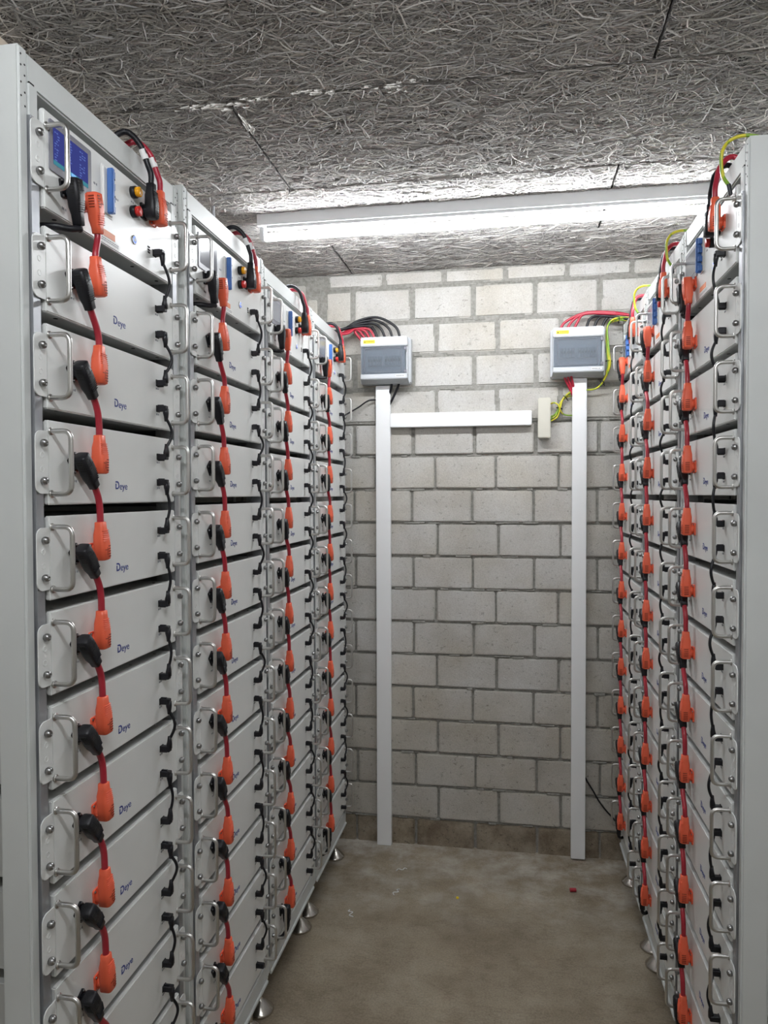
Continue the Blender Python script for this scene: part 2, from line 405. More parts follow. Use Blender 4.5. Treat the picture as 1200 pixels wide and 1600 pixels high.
# strands in bulk with numpy
def strands(n, x0, x1, y0, y1, wmin, wmax, lmin, lmax, K=6):
    c = np.stack([rng.uniform(x0, x1, n), rng.uniform(y0, y1, n)], 1)
    th = np.where(rng.random(n) < .55, rng.normal(0, .55, n), rng.uniform(-math.pi / 2, math.pi / 2, n))
    L = rng.uniform(lmin, lmax, n); curv = rng.normal(0, 9., n); W = rng.uniform(wmin, wmax, n) / 2
    t = np.linspace(-.5, .5, K)
    ang = th[:, None] + curv[:, None] * L[:, None] * t[None] + rng.normal(0, .12, (n, K))
    dx = np.cos(ang) * L[:, None] / (K - 1); dy = np.sin(ang) * L[:, None] / (K - 1)
    px = c[:, :1] + np.cumsum(dx, 1) - dx.sum(1, keepdims=True) / 2; py = c[:, 1:] + np.cumsum(dy, 1) - dy.sum(1, keepdims=True) / 2
    z0 = ZC - rng.uniform(.0005, .0062, n); arch = rng.uniform(-.0015, .0025, n)
    pz = z0[:, None] - arch[:, None] * (1 - 4 * t[None] ** 2)
    pz = np.clip(pz, ZC - .0088, ZC - .0002)
    tilt = rng.normal(0, .35, n)
    nx, ny = -np.sin(ang), np.cos(ang)
    A = np.stack([px + nx * W[:, None], py + ny * W[:, None], pz + (tilt * W)[:, None]], 2)
    B = np.stack([px - nx * W[:, None], py - ny * W[:, None], pz - (tilt * W)[:, None]], 2)
    ok = np.zeros(n, bool); e = .0030                    # a strand ends at the edge of its own board
    for bx0, bx1, by0, by1 in boards:
        w = (c[:, 0] > bx0) & (c[:, 0] < bx1) & (c[:, 1] > by0) & (c[:, 1] < by1); ok |= w
        for Q in (A, B):
            Q[w, :, 0] = np.clip(Q[w, :, 0], bx0 + e, bx1 - e); Q[w, :, 1] = np.clip(Q[w, :, 1], by0 + e, by1 - e)
    A, B = A[ok], B[ok]; n = len(A)
    V = np.stack([A, B], 2).reshape(-1, 3)      # per strand: K*2
    base = (np.arange(n) * K * 2)[:, None]; k = np.arange(K - 1)[None] * 2
    F = np.stack([base + k, base + k + 1, base + k + 3, base + k + 2], 2).reshape(-1, 4)
    return V, F
V1, F1 = strands(105000, XL, XR, .9, D, .0016, .0033, .03, .11)
V2, F2 = strands(5000, XL, XR, YB, .9, .003, .005, .06, .14)
bv = np.array(m.v); nb = len(bv)
V = np.concatenate([bv, V1, V2]); off = [nb, nb + len(V1)]
F = np.concatenate([F1 + off[0], F2 + off[1]])
me = bpy.data.meshes.new('ceiling')
loops_b = [len(f) for f in m.f]; flat_b = np.array([i for f in m.f for i in f], np.int32)
tot = np.concatenate([np.array(loops_b, np.int32), np.full(len(F), 4, np.int32)])
loops = np.concatenate([flat_b, F.ravel().astype(np.int32)])
me.vertices.add(len(V)); me.vertices.foreach_set('co', V.astype(np.float32).ravel())
me.loops.add(len(loops)); me.loops.foreach_set('vertex_index', loops)
me.polygons.add(len(tot)); st = np.concatenate([[0], np.cumsum(tot)[:-1]]).astype(np.int32)
me.polygons.foreach_set('loop_start', st); me.polygons.foreach_set('loop_total', tot)
for q in m.mats: me.materials.append(q)
me.materials.append(M['strand'])
me.polygons.foreach_set('material_index', np.concatenate([np.array(m.mi, np.int32), np.full(len(F), len(m.mats), np.int32)]))
me.update(calc_edges=True); me.validate()
struct(from_mesh('ceiling', me))

# ------------------------------------------------------------------ lamps
def batten(label, y, x0, x1, mat):
    t = thing('batten_light', label, 'lamp', 'fluorescent batten lamps', ((x0 + x1) / 2, y, ZC)); h = (x1 - x0) / 2
    m = MB(); zt = -.004
    prof = [(-.034, zt), (-.030, -.044), (.030, -.044), (.034, zt)]
    m.add([(-h, a, z) for a, z in prof] + [(h, a, z) for a, z in prof], [(0, 1, 2, 3), (7, 6, 5, 4)] + [(i, i + 4, (i + 1) % 4 + 4, (i + 1) % 4) for i in range(4)], M['fixture'])
    m.box(-h + .03, h - .03, -.0215, -.0185, -.0535, -.043, M['fixture'])  # lip added so its unlit front draws a grey line
    m.obj('housing', t)
    m = MB(); m.tube([(-h + .022, 0, -.077), (h - .022, 0, -.077)], .013, mat, 16); m.obj('tube', t)
    for s in (-1, 1):
        m = MB(); m.box(s * (h - .012) - .010, s * (h - .012) + .010, -.013, .013, -.088, -.044, M['fixture'], .003); m.obj('lamp_holder', t)
    return t
batten('long white fluorescent batten lamp lit on the ceiling near the block wall', 2.525, -.878, .655, M['tube'])
batten('long fluorescent batten lamp on the ceiling above the near end of the aisle', .13, -.70, .70, M['tube_back'])

# ------------------------------------------------------------------ rack frame
def make_rack(label):
    t = thing('rack_frame', label, 'rack', 'battery rack frames')
    for sx in (-1, 1):
        for back in (0, 1):
            m = MB(); x0, x1 = sorted((sx * HW, sx * .2435)); y0 = .5 if back else .007
            m.box(x0 + .0004, x1 - .0004, y0, y0 + .05, .133, TOP, M['frame'], .0035, None, 3)
            if not back:
                xa, xb_ = sorted((sx * .2440, sx * .2255)); m.box(xa, xb_, .0045, .030, ZP + .050, TOP - .049, M['frame'])
                for dz in (.014, .03, .055, .075):
                    for dx in (.006, .0145):
                        m.lathe([(.0016, 0), (.0016, .0006)], M['dark'], 8, Matrix.Translation((sx * (HW - dx), .0072, TOP - dz - .012 * (dx > .01))) @ RX)
            m.obj('post', t)
        m = MB(); x0, x1 = sorted((sx * .2438, sx * .2255)); m.box(x0, x1, .003, .035, .19, ZP + .050, M['galv']); m.obj('mounting_rail', t)
        m = MB(); x0, x1 = sorted((sx * .262, sx * .235)); m.box(x0, x1, .055, .502, TOP - .04, TOP - .002, M['frame'], .002); m.obj('side_rail', t)
        m = MB(); m.box(x0, x1, .055, .502, .136, .18, M['frame'], .002); m.obj('side_rail', t)
    m = MB(); m.box(-.2435, .2435, .008, .052, TOP - .051, TOP - .003, M['frame'], .003)
    for x in (-.235, .235): m.box(x - .006, x + .006, .0065, .009, TOP - .0495, TOP - .0445, M['dark'])
    m.obj('top_beam', t)
    m = MB(); m.box(-.2435, .2435, .005, .05, .135, .192, M['frame'], .004, None, 3); m.box(-.2435, .2435, -.001, .006, .135, .146, M['frame'], .002); m.obj('bottom_beam', t)
    m = MB(); m.box(-.25, .25, .02, .54, TOP - .004, TOP - .0015, M['frame']); m.obj('roof_panel', t)
    for sx in (-1, 1):
        for y in (.046, .49):
            m = MB(); X = Matrix.Translation((sx * .215, y, 0))
            m.lathe([(.040, 0), (.042, .003), (.042, .007), (.039, .011), (.016, .034), (.0085, .040), (.0075, .042), (.0075, .136)], M['chrome'], 24, X)
            m.lathe([(.012, .098), (.012, .108)], M['bolt'], 6, X, False); m.obj('leveling_foot', t)
    return t

# ------------------------------------------------------------------ handle, bolts, front sheet
def handle_mesh(sx):
    m = MB(); pts = rounded_path([(0, .002, -.049), (0, -.035, -.049), (0, -.035, .049), (0, .002, .049)], .014, 6)
    m.tube(pts, .0040, M['steel'], 10)
    for z in (-.049, .049): m.lathe([(.0062, 0), (.0062, .0018)], M['steel'], 12, Matrix.Translation((0, 0, z)) @ RX)
    return m.mesh('handle')
HANDLE = handle_mesh(1)
def bolt_mesh():
    m = MB(); m.lathe([(.0048, 0), (.0048, .0016), (.0060, .0018), (.0063, .0040), (.0058, .0068), (.0044, .0088), (.0026, .0097), (.0024, .0097), (.0022, .0080), (.0004, .0078)], M['bolt'], 16, RX)
    return m.mesh('bolt')
BOLT = bolt_mesh()
def front_sheet(z0, z1):
    m = MB(); hw = .2170; ew = .2475
    def ear(s):
        p = []
        for k in range(7):
            a = math.radians(90 * k / 6); p.append((s * (ew - .013 + .013 * math.sin(a)), .0485 - .013 + .013 * math.cos(a)))
        for k in range(7):
            a = math.radians(90 * k / 6); p.append((s * (ew - .013 + .013 * math.cos(a)), -.0485 + .013 - .013 * math.sin(a)))
        return [(s * hw, .0485)] + p + [(s * hw, -.0485)]
    for s in (-1, 1):
        m.prism(ear(s), 0, .002, M['panel'])
        for z in (-.011, .011):
            m.tube([(s * .2325 + .0042 * math.cos(a), -.0001, z + .0042 * math.sin(a)) for a in [2 * math.pi * k / 14 for k in range(14)]], .0005, M['panel'], 5, False, None, True)
    m.box(-hw, hw, 0, .009, z0, z1, M['panel'], .0018, None, 2)
    return m

def fit_common(t, z0, z1, depth):
    m = MB(); m.box(-.2155, .2155, .0085, depth, z0 + .003, z1 - .003, M['chassis'], .001, None, 1)
    for x in (-.17, -.05, .08, .18):                         # screws on the lid and the floor of the case
        m.lathe([(.0032, 0), (.0026, .0012)], M['bolt'], 8, Matrix.Translation((x, .03, z1 - .003)))
        m.lathe([(.0040, 0), (.0040, .0006)], M['dark'], 8, Matrix.Translation((x + .01, .022, z0 + .0026)))
    m.obj('chassis', t)
    front_sheet(z0, z1).obj('front_panel', t)
    for s in (-1, 1):
        from_mesh('handle', HANDLE, t, (s * .2105, 0, 0))
        for z in (-.029, .029): from_mesh('bolt', BOLT, t, (s * .2325, 0, z))
def marks(m, x, z, seed):
    r = random.Random(seed); p = x
    for k in range(5):
        w = r.choice((.0012, .0018, .0009)); h = r.uniform(.0012, .0022)
        m.box(p, p + w, -.0003, .0004, z - h, z + h, M['mark']); p += w + (.0007 if k != 2 else .0022)
def socket(m, x, z):
    m.box(x - .0078, x + .0078, -.0015, .003, z - .0068, z + .0068, M['dark'], .001, None, 1)

def logo_mesh():
    """bold initial with a cut stem, then three smaller letters"""
    rest = text_mesh('eye', .0185, M['ink'], 'logo_eye'); m = MB(); h = .0146; t = .0026; w = .0125
    out = [(0, h), (w * .45, h)] + [(w * .45 + (w * .55) * math.sin(a), h / 2 + h / 2 * math.cos(a)) for a in [math.pi * k / 10 for k in range(11)]] + [(0, 0)]
    def off(p, q):
        d = Vector((q[0] - p[0], q[1] - p[1])).normalized(); return Vector((d.y, -d.x)) * t
    inn = []
    for i, p in enumerate(out):
        a = out[max(0, i - 1)]; b_ = out[min(len(out) - 1, i + 1)]; o = off(a, b_); inn.append((p[0] + o.x, p[1] + o.y))
    for i in range(len(out) - 1):
        m.prism([out[i], out[i + 1], inn[i + 1], inn[i]], -.0002, .0002, M['ink'])
    m.prism([(0, 0), (t, 0), (t, h * .70), (0, h * .70)], -.0002, .0002, M['ink'])
    D_ = m.mesh('logo_d'); D_.transform(Matrix.Translation((-.0205, 0, -.0060)))
    xs = [v.co.x for v in rest.vertices]; zs = [v.co.z for v in rest.vertices]
    sc = .0268 / (max(xs) - min(xs)); rest.transform(Matrix.Diagonal((sc, 1, 1, 1)))
    rest.transform(Matrix.Translation((.0072, 0, -.0068 - min(zs) - .0040)))
    bm = bmesh.new(); bm.from_mesh(D_); bm.from_mesh(rest); me = bpy.data.meshes.new('logo'); bm.to_mesh(me); bm.free(); me.materials.append(M['ink']); return me
LOGO = logo_mesh()

def make_module(label):
    t = thing('battery_module', label, 'battery', 'rack mounted battery modules')
    fit_common(t, -.066, .066, .47)
    from_mesh('logo', LOGO, t, (.0005, -.0003, -.0345))
    for z in (-.026, .026):
        m = MB(); socket(m, .1465, z); m.obj('data_socket', t)
    for a in ((.139, .0145, 1), (.139, -.0375, 2), (-.152, -.028, 3)):
        m = MB(); marks(m, *a); m.obj('socket_marking', t)
    return t

def make_control(label, lit):
    t = thing('control_unit', label, 'control unit', 'rack control units')
    fit_common(t, -.0785, .0740, .47)
    # screen
    m = MB(); m.prism([(x - .1475, z + .0245) for x, z in rrect(.0575, .0395, .003)], -.0022, .001, M['bezel']); sb = m.obj('screen_bezel', t)
    m = MB()
    if lit:
        m.box(-.1965, -.1005, -.0026, -.0021, -.003, .0545, M['scr_blue'])
        r = random.Random(4)
        for k in range(11):
            z = .048 - k * .0043
            for x0, n in ((-.193, 2), (-.166, 3), (-.125, 3)):
                p = x0
                for _ in range(n):
                    w = r.uniform(.002, .006)
                    if r.random() < .55: m.box(p, p + w, -.0029, -.0025, z - .0008, z + .0008, M['scr_text'])
                    p += w + .0022
        m.box(-.1965, -.1005, -.0028, -.0024, -.003, .0035, M['scr_teal'])
        m.box(-.150, -.136, -.0030, -.0026, -.0022, .0028, M['scr_cyan'])
    else:
        m.box(-.1965, -.1005, -.0026, -.0021, -.003, .0545, M['lens'])
    m.obj('display', sb)
    # breaker behind a cut-out with a blue linked toggle bar
    m = MB(); m.box(-.0565, -.0205, -.0006, .001, -.028, .060, M['white'], .0004, None, 1); m.box(-.053, -.024, -.004, .001, -.024, .056, M['panel'], .001, None, 1)
    br = m.obj('breaker', t)
    m = MB(); m.box(-.0445, -.0365, -.016, -.003, -.024, .056, M['blue'], .0018)
    for k in range(4): m.box(-.0370, -.0290, -.0125, -.003, -.021 + k * .0205, -.008 + k * .0205, M['blue'], .001, None, 1)
    for z in (.006, .036): m.lathe([(.0014, 0), (.0014, .0006)], M['dark'], 8, Matrix.Translation((-.0380, -.0157, z)) @ RX)
    m.obj('toggle_bar', br)
    # indicator, button, power key
    for nm, z, mat in (('indicator_lamp', .051, 'amber'), ('stop_button', .015, 'redbtn')):
        m = MB(); X = Matrix.Translation((.052, 0, z)) @ RX
        m.lathe([(.0110, 0), (.0112, .0085), (.0100, .0095)], M['black'], 22, X)
        m.lathe([(.0094, .009), (.0092, .0165), (.0078, .0175), (.0005, .0176)], M[mat], 22, X)
        m.box(.0512, .0528, -.0180, -.0172, z - .007, z + .007, M['black'] if mat == 'amber' else M[mat]); m.obj(nm, t)
    m = MB(); X = Matrix.Translation((.0565, 0, -.0365)) @ RX
    m.lathe([(.0085, 0), (.0085, .0018), (.0070, .0022)], M['steel'], 22, X); m.lathe([(.0068, .0018), (.0060, .0026)], M['led'], 22, X)
    m.lathe([(.0046, .0022), (.0040, .0032)], M['white'], 22, X); m.obj('power_button', t)
    m = MB()
    for dz in (-.0052, 0, .0052): m.box(.111, .119, -.0008, .002, -.0362 + dz - .0016, -.0362 + dz + .0016, M['dark'])
    m.obj('usb_socket', t)
    m = MB(); socket(m, .1385, -.0362); m.obj('data_socket', t)
    # label: orange head over white field, slim triangle sign
    m = MB(); m.box(-.066, .004, -.0004, .001, -.0750, -.0640, M['white']); m.box(-.066, -.012, -.0006, .001, -.0635, -.0520, M['olabel'])
    r = random.Random(9)
    for k in range(2):
        p = -.062
        while p < -.004:
            w = r.uniform(.002, .006); m.box(p, p + w, -.0006, -.0002, -.0680 - k * .0035 - .0007, -.0680 - k * .0035 + .0007, M['mark']); p += w + .0016
    m.obj('warning_label', t)
    for a in ((-.080, .016, 5), (-.009, .016, 6), (-.1725, -.062, 7), (.047, .033, 8)):
        m = MB(); marks(m, *a); m.obj('socket_marking', t)
    return t

# ------------------------------------------------------------------ plugs and cables (local frame: x right, -y out of the face, z up)
def plug(m, X, body, slot, tailz=.050):
    """right-angle power plug: flange on the face at the origin, body up along +z"""
    m.prism(rrect(.0125, .0145, .003), -.0035, 0, body, X)
    for a in (-1, 1):
        for c in (-1, 1): m.lathe([(.0022, .003), (.0018, .0052)], M['bolt'], 8, X @ Matrix.Translation((a * .0095, 0, c * .0115)) @ RX)
    m.lathe([(.0115, .002), (.0112, .012), (.0105, .014)], body, 18, X @ RX)
    y = -.0190
    m.loft([((0, y + .001, -.0150), .0085, .0085), ((0, y, -.0130), .0112, .0108), ((0, y, .0070), .0122, .0112), ((0, y, .0150), .0121, .0110),
            ((0, y + .001, .0290), .0112, .0100), ((0, y + .001, .0400), .0086, .0082), ((0, y + .001, tailz), .0080, .0076), ((0, y + .001, tailz + .0008), .0066, .0064)], body, 24, X, 5.)
    for k in range(5):                                            # cooling slits on the front corner
        z = -.0085 + k * .0044
        m.box(.0015, .0082, y - .0113, y - .0085, z - .0010, z + .0010, slot, 0, X); m.box(.0100, .0124, y - .0060, y + .0040, z - .0010, z + .0010, slot, 0, X)
    m.box(-.0078, .0020, y - .0114, y - .0100, .0030, .0042, slot, 0, X); m.box(-.0015, -.0005, y - .0114, y - .0100, -.0060, .0075, slot, 0, X)
    for k in range(6):
        z = .0185 + k * .0034; m.box(-.0106 + k * .0003, .0106 - k * .0003, y - .0106 + .0003 * k, y + .0100 - .0003 * k, z, z + .0009, body, .0004, X, 1)
YC = -.0180
def rot_plug(x, z, deg): return Matrix.Translation((x, 0, z)) @ Matrix.Rotation(math.radians(deg), 4, 'Y')
def plug_tail(x, z, deg, l=.050):
    p = rot_plug(x, z, deg) @ Vector((0, YC, l)); d = rot_plug(0, 0, deg) @ Vector((0, 0, 1)); return p, d

def make_link(label, variant, r):
    """black plug on this module (pointing down), orange plug on the module below (pointing up), red cord between"""
    t = thing('battery_link_cable', label, 'cable', 'red module link cables')
    ang = 180 - r.uniform(28, 40); xo = -.1000 + r.uniform(-.002, .002)
    m = MB(); plug(m, rot_plug(-.1500, .0020, ang), M['black'], M['dark']); o = m.obj('plug', t); o['label'] = 'black right-angle plug'
    oa = r.uniform(-5, 5); zo = -P + .0010 + r.uniform(-.002, .002)
    m = MB(); plug(m, rot_plug(xo, zo, oa), M['orange'], M['slot']); o = m.obj('plug', t); o['label'] = 'orange right-angle plug'
    a, da = plug_tail(-.1500, .0020, ang); b_, db = plug_tail(xo, zo, oa)
    out = r.uniform(-.006, .001)
    m = MB(); m.tube(bez(a - da * .004, da, b_ - db * .004, db, r.uniform(.026, .034), 12), .0056, M['red'], 12); m.obj('cord', t)
    return t

def jack(m, X):
    """small right-angle data plug, boot along +z"""
    m.box(-.0062, .0062, -.020, .002, -.0060, .0058, M['black'], .0012, X, 1)
    m.box(-.0022, .0022, -.013, 0, -.0082, -.0055, M['black'], .0006, X, 1)
    m.loft([((0, -.0170, .000), .0058, .0055), ((0, -.0175, .010), .0054, .0052), ((0, -.0180, .016), .0042, .0042), ((0, -.0180, .026), .0031, .0031)], M['black'], 10, X)
def make_data(label, z_up, x_up, z_dn, x_dn, r, name='data_cable', group='black data cables between modules'):
    t = thing(name, label, 'cable', group)
    m = MB(); jack(m, rot_plug(x_up, z_up, 180)); m.obj('plug', t)
    m = MB(); jack(m, rot_plug(x_dn, z_dn, 0)); m.obj('plug', t)
    a = Vector((x_up, -.018, z_up - .020)); b_ = Vector((x_dn, -.018, z_dn + .020)); h = a.z - b_.z
    bx = r.uniform(.002, .010); by = r.uniform(-.011, -.004)
    m = MB(); m.tube(bez(a, Vector((bx * 1.2, by * 1.4, -h * .42)), b_, Vector((bx * 1.5, by * 1.3, h * .42)), 1., 14), .0030, M['rubber'], 8); m.obj('cord', t)
    return t

# ------------------------------------------------------------------ populate the racks
rr = random.Random(5)
lit_label = lambda w: 'grey rack control unit with screen and amber lamp at the top of ' + w
protos = {}
mods = [], []
for key, X, Y, rz, dz, words, side in RACKS:
    loc = (X, Y, dz); sgn = 1 if side == 'left' else -1
    # frame
    lab = 'light grey steel frame of ' + words + ' of battery modules'
    if 'rack' not in protos: protos['rack'] = t = make_rack(lab); t.location = loc; t.rotation_euler = (0, 0, rz)
    else: t = dup(protos['rack'], lab, loc, rz)
    for c in t.children:
        if c.name.startswith('leveling_foot'): c.location.z = -dz
    # control unit
    if key == 'L1': c = make_control('grey control unit with a lit blue screen topping ' + words, True)
    elif key == 'L2': c = protos['ctl'] = make_control('grey control unit with a dark screen topping ' + words, False)
    else: c = dup(protos['ctl'], 'grey control unit with a dark screen topping ' + words, (0, 0, 0), 0)
    c.location = (X, Y, dz + ZP); c.rotation_euler = (0, 0, rz)
    for k in range(12):
        zc = dz + Z0 - k * P; L = (X, Y, zc)
        nth = ORD[k] + (' from top ' if 0 < k < 11 else ' ')
        lab = 'pale grey battery module, ' + nth + 'in ' + words
        if 'mod' not in protos: protos['mod'] = make_module(lab); protos['mod'].location = L; protos['mod'].rotation_euler = (0, 0, rz)
        else: dup(protos['mod'], lab, L, rz)
        if k < 11:
            v = rr.randrange(5); lab = 'red link cable hanging from the ' + (ORD[k] + ' module' if k else 'top module') + ' of ' + words
            if ('lk', v) not in protos:
                protos['lk', v] = t = make_link(lab, v, rr); t.location = L; t.rotation_euler = (0, 0, rz)
            else: dup(protos['lk', v], lab, L, rz)
            lab = 'thin black data cable hanging from the ' + ORD[k] + ' module of ' + words; v = rr.randrange(5)
            if ('dc', v) not in protos:
                protos['dc', v] = t = make_data(lab, -.026, .1465, -P + .026, .1465, rr); t.location = L; t.rotation_euler = (0, 0, rz)
            else: dup(protos['dc', v], lab, L, rz)
    # data cable from the control unit to the top module
    L = (X, Y, dz + ZP); lab = 'black data cable from control unit to top module of ' + words
    if 'dcp' not in protos: protos['dcp'] = t = make_data(lab, -.0362, .1385, Z0 - ZP + .026, .1465, rr); t.location = L; t.rotation_euler = (0, 0, rz)
    else: dup(protos['dcp'], lab, L, rz)
    # link from the control unit: orange plug above, orange plug below
    lab = 'red cable with orange plugs from control unit to top module of ' + words
    if 'lkp' not in protos:
        protos['lkp'] = t = thing('battery_link_cable', lab, 'cable', 'red cables below the control units')
        m = MB(); plug(m, rot_plug(-.1085, -.030, 168), M['orange'], M['slot']); m.obj('plug', t)
        zo = Z0 - ZP + .0010
        m = MB(); plug(m, rot_plug(-.1000, zo, -8), M['orange'], M['slot']); m.obj('plug', t)
        a, da = plug_tail(-.1085, -.030, 168); b_, db = plug_tail(-.1000, zo, -8)
        m = MB(); m.tube(bez(a - da * .004, da, b_ - db * .004, db, .016, 10), .0056, M['red'], 12); m.obj('cord', t)
        t.location = L; t.rotation_euler = (0, 0, rz)
    else: dup(protos['lkp'], lab, L, rz)
    # black return cables: one below the control unit, one below the bottom module
    lab = 'black plugged cable looping back under the control unit of ' + words
    if 'ret' not in protos:
        protos['ret'] = t = thing('return_cable', lab, 'cable', 'black cables under the control units')
        m = MB(); plug(m, rot_plug(-.166, -.030, 168), M['black'], M['dark'], .056); m.obj('plug', t)
        a, da = plug_tail(-.166, -.030, 168, .056); zg = -.0945
        m = MB(); m.tube(smooth_path([a - da * .004, a + da * .006, (-.156, YC - .001, -.0945 + .004), (-.168, -.010, zg), (-.185, .015, zg), (-.195, .10, zg)], 7), .0054, M['rubber'], 12); m.obj('cord', t)
        t.location = L; t.rotation_euler = (0, 0, rz)
    else: dup(protos['ret'], lab, L, rz)
    L = (X, Y, dz + Z0 - 11 * P); lab = 'black plugged cable looping back under the bottom module of ' + words
    if 'ret2' not in protos:
        protos['ret2'] = t = thing('return_cable', lab, 'cable', 'black cables under the bottom modules')
        m = MB(); plug(m, rot_plug(-.1500, .0020, 172), M['black'], M['dark'], .056); m.obj('plug', t)
        a, da = plug_tail(-.1500, .0020, 172, .056); zg = -.0755
        m = MB(); m.tube(smooth_path([a - da * .004, a + da * .006, (-.147, YC + .004, -.068), (-.160, -.006, zg), (-.180, .02, zg), (-.20, .10, zg)], 7), .0054, M['rubber'], 12); m.obj('cord', t)
        t.location = L; t.rotation_euler = (0, 0, rz)
    else: dup(protos['ret2'], lab, L, rz)
    lab = 'black stub plug in the lowest data socket of ' + words
    m = MB(); m.box(.1400, .1530, -.022, .002, -.0325, -.0200, M['black'], .0015); o = m.obj('stub_plug'); o.location = L; o.rotation_euler = (0, 0, rz)
    tag(o, lab, 'plug', 'stub plugs')

# ------------------------------------------------------------------ top cables: plug, up over the beam, along the roofs, into the wall boxes
def to_world(X, Y, rz, dz, p):
    c, s = math.cos(rz), math.sin(rz); return Vector((X + c * p[0] - s * p[1], Y + s * p[0] + c * p[1], p[2] + dz))
def top_cable(name, label, group, rk, x, mat, plugmat, slotmat, lane, entry, arch, tagc=True, lean=-.03):
    key, X, Y, rz, dz, words, side = rk
    t = thing(name, label, 'cable', group, (X, Y, dz + ZP), rz)
    inv = Matrix.LocRotScale(Vector((X, Y, dz + ZP)), Matrix.Rotation(rz, 3, 'Z'), None).inverted()
    m = MB(); plug(m, rot_plug(x, .030, 0), plugmat, slotmat, .052); o = m.obj('plug', t)
    m = MB()
    zt = TOP - ZP
    loc = [(x, YC, .078), (x, YC, .10), (x + lean * .2, YC + .004, .118), (x + lean * .5, -.004, zt + .006), (x + lean * .8, .022, zt + .015 + lane * .002), (x + lean, .06, zt + .0075)]
    wpts = [to_world(X, Y, rz, dz + ZP, Vector(p)) for p in loc]
    sx = -1 if side == 'left' else 1
    base = -.704 if side == 'left' else .4345
    xl = base + sx * (.085 + .013 * lane); zr = TOP + .0165
    ye = 3.118
    y_now = wpts[-1].y
    if ye - y_now > .15:
        wpts += [Vector((xl, y_now + .10, zr)), Vector((xl, (y_now + ye) / 2, zr)), Vector((xl, ye - .02, zr))]
    else: wpts += [Vector((xl, ye - .015, zr + .004))]
    wpts += [Vector(p) for p in arch] + [Vector(entry)]
    m.tube(smooth_path([inv @ p for p in wpts], 7), .0056, mat, 12); m.obj('cord', t)
    if tagc:
        p = inv @ wpts[3]
        m = MB(); a = inv @ wpts[2]; b_ = inv @ wpts[3]; m.tube([a.lerp(b_, .25), a.lerp(b_, .75)], .0068, M['white'], 12); m.obj('marker_sleeve', t)
    return t
LB = RACKS[:4]; RB = RACKS[4:]
for k, rk in enumerate(LB):
    w = rk[5]; xb = -.475 - .032 * k; zt = 2.262
    top_cable('battery_lead', 'black lead from ' + w + ' arching into the left wall box', 'black leads into the left box', rk, .093, M['rubber'], M['black'], M['dark'], 7 - 2 * k,
              (xb, 3.186, 2.235), [(-.735 + .01 * k, 3.15, 2.278 + .003 * k), (-.66, 3.175, 2.322 - .008 * k), (-.575 - .012 * k, 3.186, 2.335 - .012 * k), (xb - .022, 3.186, 2.292 - .003 * k)], k < 2)
    xr = -.585 - .020 * k
    top_cable('battery_lead', 'red lead from ' + w + ' arching into the left wall box', 'red leads into the left box', rk, .130, M['redtop'], M['orange'], M['slot'], 6 - 2 * k,
              (xr, 3.186, 2.235), [(-.745 + .012 * k, 3.15, 2.262), (-.69 + .004 * k, 3.175, 2.287), (xr - .03, 3.186, 2.285 - .004 * k)], k < 2)
for k, rk in enumerate(RB):
    w = rk[5]; xb = .36 - .03 * k
    top_cable('battery_lead', 'black lead from ' + w + ' arching into the right wall box', 'black leads into the right box', rk, .093, M['rubber'], M['black'], M['dark'], 6 - 3 * k,
              (xb, 3.186, 2.235), [(.475, 3.15, 2.275), (.43, 3.175, 2.290), (xb + .03, 3.186, 2.292 + .003 * k)], False)
    xr = .25 - .026 * k
    top_cable('battery_lead', 'red lead from ' + w + ' arching into the right wall box', 'red leads into the right box', rk, .130, M['redtop'], M['orange'], M['slot'], 7 - 3 * k,
              (xr, 3.186, 2.235), [(.47, 3.15, 2.292), (.40, 3.175, 2.306 + .003 * k), (.30, 3.186, 2.312 + .002 * k), (xr + .02, 3.186, 2.280)], False)
# earth wires of the right racks: lug, over the roof, round the right box, into the duct
for k, rk in enumerate(RB):
    key, X, Y, rz, dz, words, side = rk
    t = thing('earth_wire', 'yellow and green earth wire from ' + words + ' round the right wall box', 'wire', 'earth wires of the right racks', (X, Y, dz + ZP), rz)
    inv = Matrix.LocRotScale(Vector((X, Y, dz + ZP)), Matrix.Rotation(rz, 3, 'Z'), None).inverted()
    zt = TOP - ZP; x = .198
    m = MB(); m.tube([(x, -.006, .060), (x, -.010, .082)], .0042, M['black'], 10); m.box(x - .005, x + .005, -.004, 0, .048, .062, M['steel'], .001); m.obj('cable_lug', t)
    loc = [(x, -.010, .080), (x - .006, -.020, .105), (x - .004, -.022, zt), (x + .008, -.008, zt + .020), (x + .016, .025, zt + .022), (x + .010, .07, zt + .0065)]
    wp = [to_world(X, Y, rz, dz + ZP, Vector(p)) for p in loc]; xl = .4345 + .085 + .013 * (8 - 3 * k); zr = TOP + .0085; yn = wp[-1].y
    wp += [Vector((xl, min(yn + .12, 3.03), zr)), Vector((xl, 3.08, zr)), Vector((.50, 3.15, 2.268 + .004 * k)), Vector((.425, 3.17 - .006 * k, 2.276 + .004 * k)), Vector((.388, 3.175 - .006 * k, 2.25)),
           Vector((.388 + .003 * k, 3.176 - .008 * k, 2.15)), Vector((.392 + .003 * k, 3.176 - .008 * k, 2.09)), Vector((.374, 3.19, 2.03)), Vector((.345, 3.205, 2.004)), Vector((.30, 3.212, 2.0))]
    m = MB(); m.tube(smooth_path([inv @ p for p in wp], 6), .0036, M['yg'], 8); m.obj('cord', t)

